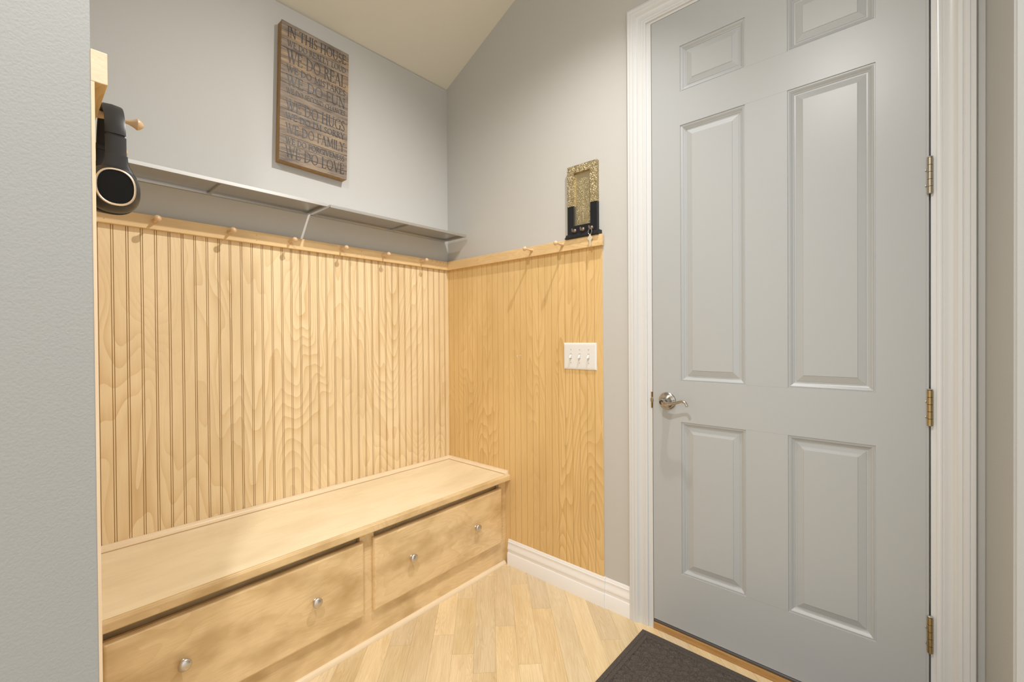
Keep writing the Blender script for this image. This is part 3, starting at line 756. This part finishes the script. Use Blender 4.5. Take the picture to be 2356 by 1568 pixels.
for x in (.9240, .9685, 1.0135):
    bm = B()
    lathe(bm, [(0, .0098), (.003, .0095), (.006, .0082), (.008, .0052), (.0085, 0)], (x, YF, 1.6635), (0, -1, 0), 20)
    tube(bm, [(x, YF - .006, 1.661), (x - .0005, YF - .013, 1.656), (x - .001, YF - .019, 1.657), (x - .001, YF - .0215, 1.664), (x - .001, YF - .0205, 1.670)], [.0026, .0024, .0024, .0026, .0034], 10)
    obj('hook', bm, M_hookm, kh, smooth=True)
# key on its ring, hung on the last hook
ky = thing('key', (1.0135, -.036, 1.60), 'small brass key on a split ring hanging from the key holder', 'key')
bm = B(); c0 = Vector((1.0150, -.0365, 1.6440)); tube(bm, [c0 + Vector((math.cos(a) * .0115 * .95, math.cos(a) * -.003, math.sin(a) * .0125)) for a in [2 * PI * k / 28 for k in range(28)]], .0009, 8, closed=True)
obj('split_ring', bm, M_ring, ky, smooth=True)
bm = B(); kx, kz, kyy = 1.0150, 1.6330, -.0365
outl = [(0, 0), (.0040, -.001), (.0045, -.007), (.0115, -.0150), (.0125, -.0185), (.0050, -.0290), (.0038, -.0310), (.0038, -.0520), (.0018, -.0560), (-.0015, -.0545), (-.0030, -.0510), (-.0022, -.0490), (-.0038, -.0460), (-.0024, -.0430), (-.0038, -.0400), (-.0038, -.0310), (-.0050, -.0290), (-.0125, -.0185), (-.0115, -.0150), (-.0045, -.007), (-.0040, -.001)]
prism(bm, outl, lambda p, t: (kx + p[0], kyy + t, kz + p[1]), -.0010, .0010)
obj('key_blade', bm, M_key, ky)

# ------------------------------------------------------------------ light switch
sw = thing('light_switch', (.940, -.006, 1.088), 'white three gang light switch plate on the golden beadboard', 'light switch')
yb_ = -.0062
bm = B(); xa, xb, za, zb = .8515, 1.0290, 1.0262, 1.1498
R = []
for d, h in ((0, 0), (0, .0018), (.0012, .0042), (.0050, .0060), (.0110, .0066)):
    R.append([bm.verts.new(p) for p in ((xa + d, yb_ - h, za + d), (xb - d, yb_ - h, za + d), (xb - d, yb_ - h, zb - d), (xa + d, yb_ - h, zb - d))])
for A, D in zip(R, R[1:]):
    for k in range(4): bm.faces.new((A[k], A[(k + 1) % 4], D[(k + 1) % 4], D[k]))
bm.faces.new(R[0]); bm.faces.new(R[-1])
obj('wall_plate', bm, M_swplate, sw)
yf = yb_ - .0066
for x in (.8935, .9415, .9895):
    bm = B(); box(bm, x - .0050, x + .0050, yf - .0006, yf + .0004, 1.0765, 1.1005)
    slot = obj('toggle_slot', bm, plain('slot_grey', (0.50, 0.50, 0.48), .4), sw)
    bm = B(); hexa(bm, [(x - .0042, yf, 1.0790), (x + .0042, yf, 1.0790), (x + .0042, yf, 1.0960), (x - .0042, yf, 1.0960),
                        (x - .0036, yf - .0135, 1.0790), (x + .0036, yf - .0135, 1.0790), (x + .0036, yf - .0110, 1.0860), (x - .0036, yf - .0110, 1.0860)])
    bev(bm, .0008, 2); obj('toggle', bm, M_swplate, sub(slot, sw))
    for z in (1.0580, 1.1185):
        bm = B(); lathe(bm, [(0, .0030), (.0006, .0030), (.0011, .0018), (.0012, 0)], (x, yf, z), (0, -1, 0), 14); box(bm, x - .0022, x + .0022, yf - .0014, yf - .0010, z - .0003, z + .0003)
        obj('screw', bm, M_screw, sw)

# ------------------------------------------------------------------ headphones on the first peg
hp = thing('headphones', (.906, -1.613, 1.63), 'black over ear headphones with pale gold rings hanging from a peg', 'headphones')
X0, YC = .906, -1.6112
def band(bm, path, hw, th, yc=YC, mi=0, crown=0.0):
    """path: (x offset, z) of the outer face; a strip HW half width in y and TH thick towards the inside"""
    n = len(path); ring = []
    for i, (px, pz) in enumerate(path):
        a = path[max(i - 1, 0)]; b_ = path[min(i + 1, n - 1)]
        t = Vector((b_[0] - a[0], 0, b_[1] - a[1])).normalized(); nn = Vector((-t.z, 0, t.x))
        if nn.dot(Vector((px, 0, pz - 1.50))) < 0: nn = -nn
        w_ = hw[i] if isinstance(hw, list) else hw; y_ = yc[i] if isinstance(yc, list) else yc
        P0 = Vector((X0 + px, y_, pz)); sec = []
        for s, o_ in ((-1, -.3), (-.8, 0), (0, crown), (.8, 0), (1, -.3), (1, -.7), (.8, -1), (-.8, -1), (-1, -.7)):
            off = nn * (o_ * th if o_ <= 0 else o_)
            sec.append(bm.verts.new(P0 + Vector((0, s * w_, 0)) + off))
        ring.append(sec)
    m = len(ring[0])
    for A, D in zip(ring, ring[1:]):
        for k in range(m): bm.faces.new((A[k], A[(k + 1) % m], D[(k + 1) % m], D[k])).material_index = mi
    bm.faces.new(ring[0]).material_index = mi; bm.faces.new(list(reversed(ring[-1]))).material_index = mi
arc = []
top_z = 1.6320
for k in range(-28, 29):
    a = k / 28.0 * math.radians(84)
    arc.append((.0690 * math.sin(a) / math.sin(math.radians(84)), top_z - .074 * (1 - math.cos(a)) / (1 - math.cos(math.radians(84))) ** 1.0))
bm = B(); band(bm, arc[2:], .0148, .0040, crown=.0012); hb = obj('headband', bm, M_blackp, hp, smooth=True)
bm = B(); band(bm, [(p[0] * .955, p[1] - .0042) for p in arc[5:-5]], .0140, .0065); obj('headband_pad', bm, M_blackleather, sub(hb, hp), smooth=True)
def cup(s):
    """s=+1 the cup towards the camera; outer face looks along +x*s"""
    # arm
    bm = B()
    dz = 0 if s > 0 else .024
    band(bm, [(s * .0675, 1.5600 + dz), (s * .0680, 1.5530 + dz)], .0130, .0030)
    band(bm, [(s * .0700, 1.5535 + dz), (s * .0720, 1.5300 + dz), (s * .0745, 1.5080 + dz), (s * .0775, 1.4900 + dz)], [.0150, .0148, .0148, .0175], .0045, crown=.0010)
    arm = obj('slider_arm', bm, M_blackp, hp, smooth=True)
    # cup body: squircle rings lofted along x
    cz = 1.4540 + dz; cy = -1.6145
    def sq(xoff, ry, rz, n=2.4, dy=0, dz=0, N=40):
        dz0 = dz; out = []
        for k in range(N):
            t = 2 * PI * k / N; c, q = math.cos(t), math.sin(t)
            out.append((X0 + s * xoff, cy + dy + ry * math.copysign(abs(c) ** (2 / n), c), cz + dz + rz * math.copysign(abs(q) ** (2 / n), q)))
        return out
    def loft(bm, rings, mi=0, caps=(True, True)):
        R = [[bm.verts.new(p) for p in r] for r in rings]
        for A, D in zip(R, R[1:]):
            for k in range(len(A)): bm.faces.new((A[k], A[(k + 1) % len(A)], D[(k + 1) % len(A)], D[k])).material_index = mi
        if caps[0]: bm.faces.new(R[0]).material_index = mi
        if caps[1]: bm.faces.new(R[-1]).material_index = mi
    bm = B()
    loft(bm, [sq(.0520, .0340, .0390), sq(.0560, .0375, .0415, dz=.001), sq(.0620, .0385, .0425, dz=.001), sq(.0700, .0378, .0418, dz=.001), sq(.0790, .0345, .0400, dz=.001), sq(.0870, .0305, .0362), sq(.0900, .0290, .0345)])
    # shoulder that runs up into the arm
    sh = []
    for (zz, xo, ry, th) in ((1.4800, .0800, .0290, .020), (1.4900, .0790, .0235, .016), (1.4990, .0775, .0190, .011), (1.5090, .0760, .0165, .007), (1.5180, .0750, .0160, .0055)):
        sh.append([(X0 + s * (xo + th * .35 * math.cos(t) - th * .3), YC + ry * math.sin(t) * 1.0, zz + dz) for t in [2 * PI * k / 24 for k in range(24)]])
    loft(bm, sh)
    body = obj('ear_cup', bm, M_blackp, hp, smooth=True)
    bm = B()
    ringpts = sq(.0905, .0268, .0318, 2.3); tube(bm, ringpts, .0020, 8, closed=True)
    obj('trim_ring', bm, M_rosegold, sub(body, hp), smooth=True)
    bm = B(); loft(bm, [sq(.0895, .0258, .0308, 2.3), sq(.0908, .0254, .0304, 2.3), sq(.0912, .020, .026, 2.2)]); obj('cup_cap', bm, M_blackcap, sub(body, hp), smooth=True)
    bm = B(); loft(bm, [sq(.0330, .026, .030), sq(.0335, .0320, .0360), sq(.0370, .0360, .0400), sq(.0430, .0370, .0410), sq(.0490, .0355, .0395), sq(.0520, .0320, .0370)])
    obj('ear_cushion', bm, M_blackleather, sub(body, hp), smooth=True)
cup(1); cup(-1)

# ------------------------------------------------------------------ door mat
mt = thing('door_mat', (1.6, -.4, FL), 'dark brown ribbed door mat lying in front of the door', 'mat')
bm = B(); mx0, mx1, my0, my1 = 1.2590, 2.16, -.650, -.0460
box(bm, mx0, mx1, my0, my1, FL, FL + .0020)
R = [[bm.verts.new(p) for p in ((mx0 + d, my0 + d, FL + z), (mx1 - d, my0 + d, FL + z), (mx1 - d, my1 - d, FL + z), (mx0 + d, my1 - d, FL + z))] for d, z in ((0, .0021), (0, .0046), (.0010, .0062), (.019, .0064), (.0195, .0050), (.0215, .0050), (.0220, .0064), (.036, .0064), (.0365, .0052), (.0385, .0052), (.0395, .0066), (.0420, .0022))]
for A, D in zip(R, R[1:]):
    for k in range(4): bm.faces.new((A[k], A[(k + 1) % 4], D[(k + 1) % 4], D[k]))
obj('mat_border', bm, M_mat, mt)
# waffle field with raised swirls, as a height grid
bm = B(); NX, NY = 400, 250; gx0, gx1, gy0, gy1 = mx0 + .0395, mx1 - .0395, my0 + .0395, my1 - .0395
def mh(x, y):
    # basket-like diamonds
    # quilted lumps: rows of leaning lozenges with narrow creases between them
    u = (x * .83 + y * .56) / .040 + .22 * math.sin(y * 61 + x * 23); v = (-x * .56 + y * .83) / .025 + .22 * math.sin(x * 57 - y * 31)
    row = math.floor(v); u += .5 * (row % 2)
    du = abs(u - math.floor(u) - .5); dv = abs(v - row - .5)
    d = min(.5 - du, (.5 - dv) * .62)
    return .0030 + .0062 * (1 - math.exp(-(d / .15) ** 2))
g = [[bm.verts.new((gx0 + (gx1 - gx0) * i / NX, gy0 + (gy1 - gy0) * j / NY, FL + mh(gx0 + (gx1 - gx0) * i / NX, gy0 + (gy1 - gy0) * j / NY))) for j in range(NY + 1)] for i in range(NX + 1)]
for i in range(NX):
    for j in range(NY): bm.faces.new((g[i][j], g[i + 1][j], g[i + 1][j + 1], g[i][j + 1]))
obj('mat_field', bm, M_mat, mt, smooth=True)

# ------------------------------------------------------------------ ceiling lamps (above the frame)
def ceiling_lamp(p, label):
    t = thing('ceiling_lamp', (p[0], p[1], CE), label, 'ceiling lamp')
    bm = B(); lathe(bm, [(0, .075), (.006, .075), (.010, .068), (.011, .05)], (p[0], p[1], CE - .0004), (0, 0, -1), 36)
    obj('trim_plate', bm, M_trim, t, smooth=True)
ceiling_lamp(LAMP1, 'round white ceiling lamp above the door')
ceiling_lamp(LAMP2, 'round white ceiling lamp behind the viewer')
